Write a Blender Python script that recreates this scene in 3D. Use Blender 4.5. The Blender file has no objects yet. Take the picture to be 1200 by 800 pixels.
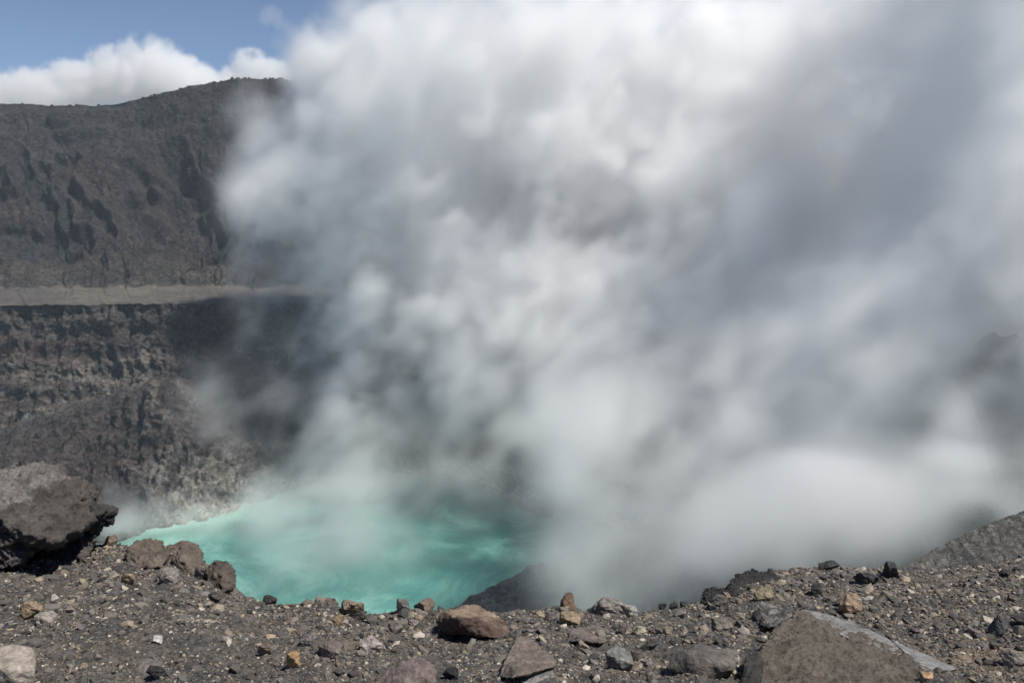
import bpy, bmesh, math, random, re
import numpy as np
from mathutils import Vector, noise as mnoise

S = bpy.context.scene
COL = S.collection
rng = np.random.default_rng(11)
random.seed(11)

# ------------------------------------------------------------------ camera, sky, sun, exposure
F, CX, CY = 942.0, 600.0, 400.0          # focal length and centre of the 1200 x 800 photograph
PITCH = math.radians(9.6)
cam = bpy.data.objects.new('camera', bpy.data.cameras.new('camera'))
COL.objects.link(cam)
cam.location = (0, 0, 0)                  # the eye is the origin; +Y looks out over the crater
cam.rotation_euler = (math.pi / 2 - PITCH, 0, 0)
cam.data.sensor_width = 36
cam.data.lens = 36 * F / 1200
cam.data.clip_start = 0.1
cam.data.clip_end = 20000
S.camera = cam

SUN_EL, SUN_AZ = math.radians(61), math.radians(-24)     # azimuth from +X (picture right) towards +Y
world = bpy.data.worlds.new('World'); S.world = world; world.use_nodes = True
wn = world.node_tree
bg = wn.nodes['Background']
sky = wn.nodes.new('ShaderNodeTexSky'); sky.sky_type = 'NISHITA'; sky.sun_disc = False
sky.sun_elevation = SUN_EL; sky.sun_rotation = math.pi / 2 - SUN_AZ
sky.altitude = 2500; sky.air_density = 0.8; sky.dust_density = 0.1; sky.ozone_density = 2.2
wn.links.new(sky.outputs[0], bg.inputs[0]); bg.inputs[1].default_value = 0.09
sl = bpy.data.lights.new('sun', 'SUN'); sl.energy = 5.0; sl.angle = math.radians(0.5); sl.color = (1, .95, .87)
sun = bpy.data.objects.new('sun', sl); COL.objects.link(sun)
sdir = Vector((math.cos(SUN_EL) * math.cos(SUN_AZ), math.cos(SUN_EL) * math.sin(SUN_AZ), math.sin(SUN_EL)))
sun.rotation_euler = (-sdir).to_track_quat('-Z', 'Y').to_euler()
sun.location = sdir * 500

S.view_settings.view_transform = 'Standard'; S.view_settings.look = 'None'
S.view_settings.gamma = 1; S.view_settings.exposure = 0.22; S.view_settings.use_curve_mapping = False
S.render.engine = 'CYCLES'
cy = S.cycles
cy.max_bounces = 16; cy.volume_bounces = 12; cy.diffuse_bounces = 2; cy.glossy_bounces = 2
cy.volume_step_rate = 2.0; cy.volume_max_steps = 400
cy.transparent_max_bounces = 256
cy.use_adaptive_sampling = True; cy.adaptive_threshold = 0.035; cy.use_denoising = True
cy.sample_clamp_indirect = 8

# ------------------------------------------------------------------ numpy noise
_perm = np.random.default_rng(3).permutation(256).astype(np.int32)
_perm = np.concatenate([_perm, _perm, _perm])
_grad = np.random.default_rng(4).normal(size=(256, 3)).astype(np.float32)
_grad /= np.linalg.norm(_grad, axis=1, keepdims=True)

def perlin(p):
    p = np.asarray(p, np.float32)
    i = np.floor(p).astype(np.int32); f = p - i
    i &= 255
    w = f * f * f * (f * (f * 6 - 15) + 10)
    out = np.zeros(len(p), np.float32)
    for dx in (0, 1):
        hx = _perm[i[:, 0] + dx]
        wx = w[:, 0] if dx else 1 - w[:, 0]
        for dy in (0, 1):
            hy = _perm[hx + i[:, 1] + dy]
            wy = w[:, 1] if dy else 1 - w[:, 1]
            for dz in (0, 1):
                g = _grad[_perm[hy + i[:, 2] + dz]]
                wz = w[:, 2] if dz else 1 - w[:, 2]
                d = g[:, 0] * (f[:, 0] - dx) + g[:, 1] * (f[:, 1] - dy) + g[:, 2] * (f[:, 2] - dz)
                out += wx * wy * wz * d
    return out * 1.6

def fbm(p, octv=4, gain=.5, lac=2.03):
    p = np.asarray(p, np.float32); a = 1; out = 0
    for k in range(octv):
        out = out + a * perlin(p + 17.3 * k); p = p * lac; a *= gain
    return out

def ridged(p, octv=4, gain=.5, lac=2.1):
    p = np.asarray(p, np.float32); a = 1; out = 0; tot = 0
    for k in range(octv):
        out = out + a * (1 - np.abs(perlin(p + 9.1 * k)) * 2); tot += a; p = p * lac; a *= gain
    return out / tot

def sstep(a, b, x):
    t = np.clip((x - a) / (b - a), 0, 1); return t * t * (3 - 2 * t)

def smooth_interp(x, xs, ys):
    """monotone-ish smooth interpolation (piecewise linear, then averaged)"""
    x = np.asarray(x, float); r = 0; n = 0
    span = 18
    for d, w in ((-span, 1), (0, 2), (span, 1)):
        r = r + w * np.interp(x + d, xs, ys); n += w
    return r / n

# ------------------------------------------------------------------ pixels to points
cp, sp_ = math.cos(PITCH), math.sin(PITCH)
def at(px, py, D):
    """the point at forward distance D (world y) that the photograph shows at pixel px, py"""
    a = (np.asarray(px, float) - CX) / F; b = (CY - np.asarray(py, float)) / F
    y = cp + b * sp_; z = -sp_ + b * cp
    k = D / y
    return np.stack(np.broadcast_arrays(a * k, np.asarray(D, float) + 0 * k, z * k), -1)

# ------------------------------------------------------------------ helpers
def tag(o, label=None, cat=None, group=None, kind=None):
    if label: o['label'] = label
    if cat: o['category'] = cat
    if group: o['group'] = group
    if kind: o['kind'] = kind
    return o

def mesh_np(name, co, faces, tint=None, mat=None, smooth=True):
    """faces: int array (n,3) or (n,4)"""
    me = bpy.data.meshes.new(name)
    co = np.asarray(co, np.float32); faces = np.asarray(faces, np.int32)
    k = faces.shape[1]; nf = len(faces)
    me.vertices.add(len(co)); me.vertices.foreach_set('co', co.ravel())
    me.loops.add(nf * k); me.loops.foreach_set('vertex_index', faces.ravel())
    me.polygons.add(nf)
    me.polygons.foreach_set('loop_start', np.arange(nf, dtype=np.int32) * k)
    me.polygons.foreach_set('loop_total', np.full(nf, k, np.int32))
    me.polygons.foreach_set('use_smooth', np.full(nf, smooth))
    me.update(calc_edges=True)
    if tint is not None:
        a = me.attributes.new('tint', 'FLOAT_COLOR', 'POINT')
        t = np.ones((len(co), 4), np.float32); t[:, :3] = tint
        a.data.foreach_set('color', t.ravel())
    if mat: me.materials.append(mat)
    return me

def link(name, me, parent=None):
    o = bpy.data.objects.new(name, me); COL.objects.link(o)
    if parent: o.parent = parent
    return o

def grid_faces(nr, nc):
    i = np.arange((nr - 1) * (nc - 1)); r = i // (nc - 1); c = i % (nc - 1)
    a = r * nc + c
    return np.stack([a, a + 1, a + nc + 1, a + nc], 1)

def grid_normals(P):
    du = np.gradient(P, axis=1); dv = np.gradient(P, axis=0)
    n = np.cross(du, dv); n /= np.linalg.norm(n, axis=2, keepdims=True) + 1e-9
    return n

# ------------------------------------------------------------------ materials
def rock_material(name, scale, bump=.5, dist=.02, var=.35, rough=.92, octv=8, speck=None, crack=None):
    """albedo = the tint attribute, varied by noise; relief by bump"""
    m = bpy.data.materials.new(name); m.use_nodes = True; nt = m.node_tree; nd, L = nt.nodes, nt.links.new
    b = nd['Principled BSDF']; b.inputs['Roughness'].default_value = rough
    b.inputs['Specular IOR Level'].default_value = .25
    at_ = nd.new('ShaderNodeAttribute'); at_.attribute_name = 'tint'
    geo = nd.new('ShaderNodeNewGeometry')
    n1 = nd.new('ShaderNodeTexNoise'); n1.inputs['Scale'].default_value = scale; n1.inputs['Detail'].default_value = octv
    n1.inputs['Roughness'].default_value = .65
    n2 = nd.new('ShaderNodeTexNoise'); n2.inputs['Scale'].default_value = scale * 4.3; n2.inputs['Detail'].default_value = 8; n2.inputs['Roughness'].default_value = .65
    tc = nd.new('ShaderNodeTexCoord')
    for n in (n1, n2): L(tc.outputs['Object'], n.inputs['Vector'])
    mr = nd.new('ShaderNodeMapRange'); L(n1.outputs[0], mr.inputs[0])
    mr.inputs[1].default_value = .3; mr.inputs[2].default_value = .7
    mr.inputs[3].default_value = 1 - var; mr.inputs[4].default_value = 1 + var
    mr2 = nd.new('ShaderNodeMapRange'); L(n2.outputs[0], mr2.inputs[0])
    mr2.inputs[1].default_value = .3; mr2.inputs[2].default_value = .7
    mr2.inputs[3].default_value = 1 - var * .8; mr2.inputs[4].default_value = 1 + var * .8
    mu = nd.new('ShaderNodeMath'); mu.operation = 'MULTIPLY'; L(mr.outputs[0], mu.inputs[0]); L(mr2.outputs[0], mu.inputs[1])
    vm = nd.new('ShaderNodeVectorMath'); vm.operation = 'SCALE'
    L(at_.outputs['Color'], vm.inputs[0]); L(mu.outputs[0], vm.inputs['Scale'])
    last = vm.outputs[0]
    if speck:
        vo = nd.new('ShaderNodeTexVoronoi'); vo.inputs['Scale'].default_value = speck[0]
        L(tc.outputs['Object'], vo.inputs['Vector'])
        cr = nd.new('ShaderNodeSeparateColor'); L(vo.outputs['Color'], cr.inputs[0])
        gt = nd.new('ShaderNodeMapRange'); L(cr.outputs[0], gt.inputs[0])
        gt.inputs[1].default_value = 0; gt.inputs[2].default_value = 1
        gt.inputs[3].default_value = speck[1]; gt.inputs[4].default_value = speck[2]
        v2 = nd.new('ShaderNodeVectorMath'); v2.operation = 'SCALE'; L(last, v2.inputs[0]); L(gt.outputs[0], v2.inputs['Scale'])
        last = v2.outputs[0]
    L(last, b.inputs['Base Color'])
    bp = nd.new('ShaderNodeBump'); bp.inputs['Strength'].default_value = bump; bp.inputs['Distance'].default_value = dist
    ad = nd.new('ShaderNodeMath'); ad.operation = 'MULTIPLY_ADD'
    L(n2.outputs[0], ad.inputs[0]); ad.inputs[1].default_value = .35; L(n1.outputs[0], ad.inputs[2])
    hgt_out = ad.outputs[0]
    if crack:                                      # narrow joints, bent by noise
        wv = nd.new('ShaderNodeVectorMath'); wv.operation = 'MULTIPLY_ADD'; L(n1.outputs['Color'], wv.inputs[0])
        wv.inputs[1].default_value = (.35,) * 3; L(tc.outputs['Object'], wv.inputs[2])
        vc_ = nd.new('ShaderNodeTexVoronoi'); vc_.feature = 'DISTANCE_TO_EDGE'; vc_.inputs['Scale'].default_value = crack[0]
        L(wv.outputs[0], vc_.inputs['Vector'])
        cm = nd.new('ShaderNodeMapRange'); L(vc_.outputs[0], cm.inputs[0]); cm.inputs[1].default_value = 0; cm.inputs[2].default_value = crack[1] * 2.5
        sm_ = nd.new('ShaderNodeMath'); sm_.operation = 'MULTIPLY_ADD'; L(cm.outputs[0], sm_.inputs[0]); sm_.inputs[1].default_value = .5
        L(hgt_out, sm_.inputs[2]); hgt_out = sm_.outputs[0]
    L(hgt_out, bp.inputs['Height']); L(bp.outputs[0], b.inputs['Normal'])
    return m

M_cliff = rock_material('cliff_rock', .09, 1.0, 6.0, .5, octv=12, speck=(.6, .5, 1.6))
M_terr = rock_material('terrace_ash', .05, .6, 1.5, .25, speck=(.3, .8, 1.2))
M_ash = rock_material('ash_slope', .25, .8, .6, .3, speck=(1.1, .6, 1.4))
M_ground = rock_material('ground_ash', 6, .9, .03, .35, speck=(55, .55, 1.5))
M_rock = rock_material('weathered_rock', 6, 1.0, .05, .36, speck=(60, .85, 1.15))
M_lava = rock_material('black_lava', 9, 1.0, .05, .35)
M_gravel = rock_material('gravel_stone', 30, .5, .01, .2)

# ------------------------------------------------------------------ crater: control curves (pixel row, distance)
LAKE_Z = -150.0
def curve(tbl):
    tbl = np.array(tbl, float); return tbl[:, 0], tbl[:, 1], tbl[:, 2]
rim = curve([(-500, 150, 640), (-200, 133, 720), (0, 121, 760), (60, 123, 760), (120, 123, 760), (170, 112, 760), (215, 105, 760), (250, 95, 762), (285, 90, 765),
             (330, 94, 765), (380, 98, 765), (450, 112, 760), (600, 130, 750), (900, 170, 700), (1200, 215, 600), (1700, 240, 480)])
band = curve([(-500, 225, 590), (0, 178, 706), (120, 182, 705), (250, 190, 702), (350, 190, 705), (600, 210, 690), (1200, 290, 545), (1700, 320, 430)])
spur = curve([(-500, 300, 545), (0, 275, 640), (80, 295, 633), (150, 282, 636), (250, 290, 638), (350, 300, 642), (600, 305, 630), (1200, 350, 490), (1700, 390, 370)])
talus = curve([(-500, 335, 505), (0, 338, 585), (100, 337, 590), (200, 335, 592), (300, 335, 592), (400, 336, 590), (600, 338, 570), (1200, 385, 430), (1700, 430, 310)])
edge = curve([(-500, 357, 410), (0, 358, 478), (200, 356, 483), (350, 354, 485), (450, 355, 482), (600, 360, 470), (1200, 410, 340), (1700, 470, 240)])
strata = curve([(-500, 388, 405), (0, 388, 472), (200, 386, 477), (350, 382, 480), (600, 392, 463), (1200, 450, 333), (1700, 520, 232)])
foot = curve([(-500, 520, 380), (-100, 515, 443), (0, 500, 446), (60, 480, 450), (130, 460, 454), (190, 443, 457), (230, 440, 460), (300, 455, 462), (350, 470, 463), (450, 490, 458), (600, 500, 445), (1200, 560, 315), (1700, 640, 215)])
ledge = curve([(-500, 535, 372), (-100, 530, 428), (0, 515, 430), (60, 497, 432), (130, 474, 430), (190, 452, 428), (215, 452, 428), (260, 480, 440), (320, 500, 450), (400, 510, 450), (600, 520, 437), (1200, 580, 305), (1700, 660, 205)])
toe = curve([(-500, 600, 340), (0, 585, 385), (80, 575, 390), (150, 560, 396), (200, 525, 402), (250, 510, 410), (300, 515, 425), (350, 520, 435), (420, 530, 440), (600, 545, 425), (1200, 600, 290), (1700, 690, 195)])
shore_px = [(-500, 690), (-100, 648), (80, 636), (130, 629), (180, 618), (250, 606), (290, 592), (330, 576), (370, 562), (400, 557), (470, 553), (540, 558), (580, 572), (620, 600), (700, 620), (1200, 640), (1700, 720)]
def lake_D(py):
    b = (CY - np.asarray(py, float)) / F
    return LAKE_Z * (cp + b * sp_) / (-sp_ + b * cp)
sh = np.array(shore_px, float)
sh_near = np.minimum(lake_D(sh[:, 1]), np.interp(sh[:, 0], [-500, 1700], [900, 900]))
shore = (sh[:, 0], sh[:, 1], sh_near)

U = np.concatenate([np.arange(-500, -40, 8.), np.arange(-40, 470, 1.25), np.arange(470, 700, 3.), np.arange(700, 1701, 10.)])
def cpts(c): return at(U, smooth_interp(U, c[0], c[1]), smooth_interp(U, c[0], c[2]))
P_rim = cpts(rim)
back1 = P_rim + np.stack([P_rim[:, 0] * .10, 0 * U + 90, 0 * U - 25], -1)
back2 = P_rim + np.stack([P_rim[:, 0] * .25, 0 * U + 330, 0 * U - 110], -1)
_nu = np.stack([U / 38., 0 * U + 2.5, 0 * U], -1); _nv = np.stack([U / 9., 0 * U + 7.5, 0 * U], -1)
P_edge, P_tal, P_str = cpts(edge), cpts(talus), cpts(strata)
P_edge[:, 1] += 5 * fbm(_nu, 3) + 2.0 * fbm(_nv, 3); P_edge[:, 2] += .5 * fbm(_nv + 3, 3) - 1.2 * np.clip(fbm(_nv * .5 + 9, 2), 0, 1)
P_tal[:, 1] += 26 * fbm(_nu * .8 + 5, 4); P_tal[:, 2] += 1.0 * fbm(_nv + 20, 2)
P_str[:, 1] += 5 * fbm(_nu, 3)
CT = [back2, back1, P_rim, cpts(band), cpts(spur), P_tal, P_edge, P_str, cpts(foot), cpts(ledge), cpts(toe)]
P_sh = cpts(shore); P_sh[:, 2] = LAKE_Z
CT += [P_sh, P_sh + np.stack([-P_sh[:, 0] * .12, -P_sh[:, 1] * .12, 0 * U - 14], -1)]
NR = [6, 10, 46, 60, 34, 20, 22, 90, 14, 60, 56, 8]
rows, kk = [], []
for k, n in enumerate(NR):
    for j in range(n):
        t = j / n
        rows.append(CT[k] * (1 - t) + CT[k + 1] * t); kk.append(k + t)
rows.append(CT[-1]); kk.append(len(CT) - 1.0)
P = np.array(rows); K = np.array(kk)[:, None] + 0 * U[None, :]
# soften the creases between the bands a little (not at the terrace lip)
for it in range(5):
    Q = P.copy(); Q[1:-1] = (P[:-2] + 2 * P[1:-1] + P[2:]) / 4
    soft = ((K[:, :1] < 5.6) & (K[:, :1] > 2.2)) | (K[:, :1] > 6.9) & (K[:, :1] < 10.6)
    P = np.where(soft[..., None], Q, P)
nr, nc = P.shape[:2]
NRM = grid_normals(P)
if NRM[nr // 2, nc // 4, 1] > 0: NRM = -NRM
flat = P.reshape(-1, 3)
Kf = K.ravel(); Uf = np.repeat(U[None, :], nr, 0).ravel()
arc = flat[:, 0] + .0 * flat[:, 1]
hgt = flat[:, 2]
wob = fbm(flat / 60., 3)
# gullies: ridges that run down the slope
def gul(freq, stretch, seed, oct_=3, lean=.55):
    q = np.stack([arc * freq + wob * .8 + hgt * freq * lean, hgt * freq * stretch, np.full_like(arc, seed)], -1)
    return ridged(q, oct_)
g0 = ridged(np.stack([arc / 78. + hgt / 105. + wob * .5, hgt / 420., np.full_like(arc, 1.3)], -1), 2)
g1, g2, g3 = gul(1 / 48., .22, 3.1), gul(1 / 20., .25, 8.2), gul(1 / 9., .3, 5.5)
c1, c2, c3 = gul(1 / 40., .22, 13.1, 3, .15), gul(1 / 17., .25, 18.2, 3, .15), gul(1 / 8., .3, 15.5, 3, .15)
fine = fbm(flat / 14., 6, .62)
vfine = fbm(flat / 3.2, 3, .6)
cr = ridged(flat / 11., 4, .6)
def win(a, b, s=.35): return sstep(a - s, a + s, Kf) * (1 - sstep(b - s, b + s, Kf))
upper = win(2.1, 3.1); facet = win(3.0, 4.35); tal = win(4.3, 5.0, .15); terr = win(5.0, 6.0, .05)
cliff = win(6.03, 8, .25) * (Kf > 6); led = win(8, 9.05, .15); slope = win(9, 10.1, .2); toe_w = win(10, 11, .2)
disp = (upper * (2.5 * (g2 - .5) + 5 * (g1 - .55) + 8 * (g0 - .6) + 1.4 * fine + 2.0 * np.sin(hgt / 3.2 + wob * 2) * sstep(-.3, .4, wob))
        + facet * (30 * (g0 - .62) + 8 * (g1 - .6) + 3.5 * (g2 - .55) + 2.6 * (g3 - .5) + 2 * fine)
        + tal * (5 * (g2 - .5) + 1.5 * (g3 - .5) + 1. * fine)
        + terr * (.6 * fine)
        + cliff * (8 * (c1 - .6) + 5 * (c2 - .55) + 3.2 * (c3 - .5) + 3.0 * cr + 2 * fine - 3 + 1.4 * np.sin(hgt / 1.9 + wob * 1.5))
        + led * (2 * fine + 2 * (g3 - .5))
        + slope * (5 * (c2 - .5) + 3 * (c3 - .5) + 3.0 * cr + 2.5 * fine - 2)
        + toe_w * (4 * (g2 - .5) + 4 * (g3 - .5) + 5 * (cr - .3) + 3 * fine)
        + .95 * vfine * (1 - .7 * terr) * (Kf > 2.0))
disp *= sstep(1.6, 2.2, Kf)
disp = np.where(Kf < 2.0, 0, disp) + np.where(np.abs(Kf - 2) < .3, .5 * fine, 0)
disp *= 1 - .5 * np.exp(-((Kf - 6.0) / .06) ** 2)
G = flat + NRM.reshape(-1, 3) * disp[:, None]
# the light mound standing on the ramp, and the low dark knob on the shore below it
md = np.exp(-(((Uf - 205) / 34) ** 2 + ((Kf - 9.1) / .55) ** 2)); G[:, 2] += md * 7; G[:, 1] -= md * 8
kn = np.exp(-(((Uf - 140) / 30) ** 2 + ((Kf - 10.85) / .22) ** 2)); G[:, 2] += kn * 9; G[:, 1] -= kn * 10
# albedo of the beds
def mixc(a, b, t): return a * (1 - t[:, None]) + np.array(b) * t[:, None]
N1 = fbm(flat / 45. + 31, 4); N2 = fbm(np.stack([flat[:, 0] / 70, flat[:, 1] / 70, flat[:, 2] / 5.], -1), 4)
tint = np.tile(np.array([.052, .047, .047]), (len(G), 1))
tint = mixc(tint, (.036, .036, .038), upper * sstep(-.2, .4, N1))
tint = mixc(tint, (.068, .063, .058), upper * .5 * sstep(.15, .6, N2))
tint = mixc(tint, (.066, .050, .050), facet * sstep(0., .5, N1 + .3 * N2))
tint = mixc(tint, (.045, .046, .05), facet * sstep(.0, .5, -N1))
tint = mixc(tint, (.066, .060, .056), tal * .8)
tint = mixc(tint, (.105, .094, .080), np.clip(terr + sstep(4.15, 4.95, Kf) * (Kf < 5.05) * sstep(-.4, .5, N1 + fine * .6), 0, 1) * (.45 + .55 * sstep(-.5, .5, N1 + .5 * fine)))
tint = mixc(tint, (.066, .046, .045), cliff * .8 * sstep(-.3, .3, N1))
st = win(6.0, 7.05, .08)
tint = mixc(tint, (.07, .065, .061), st * .8)
lowc = win(7.35, 8.2, .25) * sstep(-.35, .25, N2 * .7 + N1 * .5 + .15)
tint = mixc(tint, (.16, .145, .125), lowc * .55 * (1 - sstep(200, 260, Uf)))
wsp = win(7.1, 7.9, .2) * sstep(250, 300, Uf) * sstep(.25, .5, N2 + vfine * .6)
tint = mixc(tint, (.22, .21, .19), wsp * .7)
tint = mixc(tint, (.062, .047, .046), slope * .75)
tint = mixc(tint, (.15, .135, .115), md * .8 * sstep(-.2, .3, fine + .3))
lt = toe_w * sstep(150, 200, Uf) * sstep(-.5, .1, fine + N1 * .5 + .2)
tint = mixc(tint, (.18, .168, .15), lt * .8)
pale = toe_w * sstep(170, 230, Uf) * sstep(10.45, 10.95, Kf)
tint = mixc(tint, (.32, .31, .285), pale * .55 * sstep(-.5, .2, fine))
bandm = sstep(10.80, 10.97, Kf) * (1 - kn) * sstep(-.6, .1, N1 + fine * .5)
tint = mixc(tint, (.42, .40, .34), bandm * .7)
tint = mixc(tint, (.055, .05, .05), kn)
tint = np.clip(tint * np.where((Kf < 5) , .58, np.where(Kf < 6.05, .95, .82))[:, None], .015, 1)

GR = G.reshape(nr, nc, 3); TR = tint.reshape(nr, nc, 3)
cuts = np.cumsum([0] + NR)
def strip(name, k0, k1, mat):
    a, b = cuts[k0], cuts[k1] + 1
    me = mesh_np(name, GR[a:b].reshape(-1, 3), grid_faces(b - a, nc)[:, ::-1], TR[a:b].reshape(-1, 3), mat)
    return tag(link(name, me), kind='structure')
strip('crater_wall', 0, 5, M_cliff)
strip('terrace', 5, 6, M_terr)
strip('inner_crater_wall', 6, 12, M_cliff)

# ------------------------------------------------------------------ lake
m = bpy.data.materials.new('acid_lake_water'); m.use_nodes = True; nt = m.node_tree; nd, L = nt.nodes, nt.links.new
b = nd['Principled BSDF']; b.inputs['Roughness'].default_value = .25; b.inputs['Specular IOR Level'].default_value = .4
tc = nd.new('ShaderNodeTexCoord')
n0 = nd.new('ShaderNodeTexNoise'); n0.inputs['Scale'].default_value = .016; n0.inputs['Detail'].default_value = 7
n0.inputs['Roughness'].default_value = .70; n0.inputs['Distortion'].default_value = 1.8
L(tc.outputs['Object'], n0.inputs['Vector'])
rp = nd.new('ShaderNodeValToRGB'); L(n0.outputs[0], rp.inputs[0])
e = rp.color_ramp.elements
e[0].position = .33; e[0].color = (.038, .155, .138, 1); e[1].position = .76; e[1].color = (.27, .45, .40, 1)
q = e.new(.5); q.color = (.075, .228, .20, 1)
at_ = nd.new('ShaderNodeAttribute'); at_.attribute_name = 'tint'
mx = nd.new('ShaderNodeMix'); mx.data_type = 'RGBA'
L(at_.outputs['Fac'], mx.inputs[0]); L(rp.outputs[0], mx.inputs[6]); mx.inputs[7].default_value = (.36, .56, .48, 1)
L(mx.outputs[2], b.inputs['Base Color'])
n1 = nd.new('ShaderNodeTexNoise'); n1.inputs['Scale'].default_value = .5; n1.inputs['Detail'].default_value = 4
L(tc.outputs['Object'], n1.inputs['Vector'])
bp = nd.new('ShaderNodeBump'); bp.inputs['Strength'].default_value = .6; bp.inputs['Distance'].default_value = 1.0
L(n1.outputs[0], bp.inputs['Height']); L(bp.outputs[0], b.inputs['Normal'])
gx, gy = np.linspace(-330, 330, 120), np.linspace(120, 520, 120)
XX, YY = np.meshgrid(gx, gy)
lc = np.stack([XX.ravel(), YY.ravel(), np.full(XX.size, LAKE_Z)], -1)
# milky water near the left shore (suspended mineral mud)
shx = P_sh[(U > 60) & (U < 430)]
dist = np.min(np.linalg.norm(lc[:, None, :2] - shx[None, ::6, :2], axis=2), axis=1)
fo = np.clip(1 - dist / 45, 0, 1) ** 1.5 * .8
me = mesh_np('lake', lc, grid_faces(120, 120), np.repeat(fo[:, None], 3, 1), m)
tag(link('lake', me), kind='structure')

# ------------------------------------------------------------------ near slopes of the crater: the ash spur beside the lake, the ash slope at right
def hill(name, crest, drop, mat, col, amp, res, nsd, far=None):
    """crest: (px, py, D) along the skyline; the slope falls towards the camera and away from it"""
    c = np.array(crest, float); u = np.linspace(c[0, 0], c[-1, 0], res)
    ctr = at(u, smooth_interp(u, c[:, 0], c[:, 1]), smooth_interp(u, c[:, 0], c[:, 2]))
    v = np.linspace(-1, 1, res)
    rr = []
    for t in v:
        s = abs(t) ** 1.15
        if t < 0: off = np.stack([0 * u + drop[0] * s, -drop[1] * s + 0 * u, -drop[2] * s + 0 * u], -1)
        else: off = np.stack([0 * u + drop[3] * s, drop[4] * s + 0 * u, -drop[5] * s + 0 * u], -1)
        rr.append(ctr + off)
    Pn = np.array(rr); f = Pn.reshape(-1, 3)
    d = amp * (fbm(f / nsd, 6, .55) + .5 * ridged(f / nsd * 1.7, 3) - .25)
    f = f + np.stack([0 * d, 0 * d, d], -1)
    tn = np.clip(np.array(col) * (1 + .5 * fbm(f / nsd * 2 + 5, 4))[:, None], .02, 1)
    me = mesh_np(name, f, grid_faces(res, res), tn, mat)
    return tag(link(name, me), kind='structure')
hill('ash_spur', [(500, 735, 262), (540, 704, 266), (560, 692, 270), (600, 672, 275), (650, 650, 280), (720, 622, 290), (820, 600, 300), (950, 590, 300), (1250, 600, 280)],
     (40, 120, 45, 0, 45, 45), M_ash, (.056, .056, .057), 2.2, 320, 13.)
M_scree = rock_material('scree_slope', 1.1, .9, .35, .4, octv=10, speck=(3.2, .6, 1.5))
hill('ash_slope', [(940, 735, 115), (1010, 692, 120), (1060, 664, 124), (1100, 641, 126), (1150, 616, 126), (1200, 597, 126), (1300, 560, 124), (1500, 500, 115)],
     (10, 60, 30, -5, 60, 60), M_scree, (.085, .080, .074), .35, 420, 1.6)
hill('far_ridge', [(1120, 415, 280), (1160, 398, 278), (1190, 387, 275), (1240, 375, 272), (1400, 350, 260), (1600, 330, 240)],
     (0, 60, 70, 0, 60, 40), M_cliff, (.06, .055, .055), 4., 160, 18.)

# ------------------------------------------------------------------ steam and clouds: real volumes, density computed on a grid
def lattice_noise(n, vox, cell, seed, stretch=(1, 1, 1)):
    """smooth random field on an n grid of voxel size vox, feature size cell (cubic B-spline)"""
    r = np.random.default_rng(seed); mats = []; dims = []
    for i in range(3):
        c = cell * stretch[i] / vox
        x = np.arange(n[i]) / c; m_ = int(x[-1]) + 5
        W = np.zeros((n[i], m_), np.float32); b = np.floor(x).astype(int); t = x - b
        w = [(1 - t) ** 3 / 6, (3 * t ** 3 - 6 * t ** 2 + 4) / 6, (-3 * t ** 3 + 3 * t ** 2 + 3 * t + 1) / 6, t ** 3 / 6]
        for k in range(4): W[np.arange(n[i]), b + k] = w[k]
        mats.append(W); dims.append(m_)
    A = r.normal(size=dims).astype(np.float32)
    A = np.einsum('ai,ijk->ajk', mats[0], A, optimize=True)
    A = np.einsum('bj,ajk->abk', mats[1], A, optimize=True)
    A = np.einsum('ck,abk->abc', mats[2], A, optimize=True)
    return A * 1.9

def fbm_grid(n, vox, cell, seed, octv, gain=.5, stretch=(1, 1, 1)):
    out = 0; a = 1.
    for k in range(octv):
        out = out + a * lattice_noise(n, vox, cell, seed + k, stretch); cell *= .48; a *= gain
    return out

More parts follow.
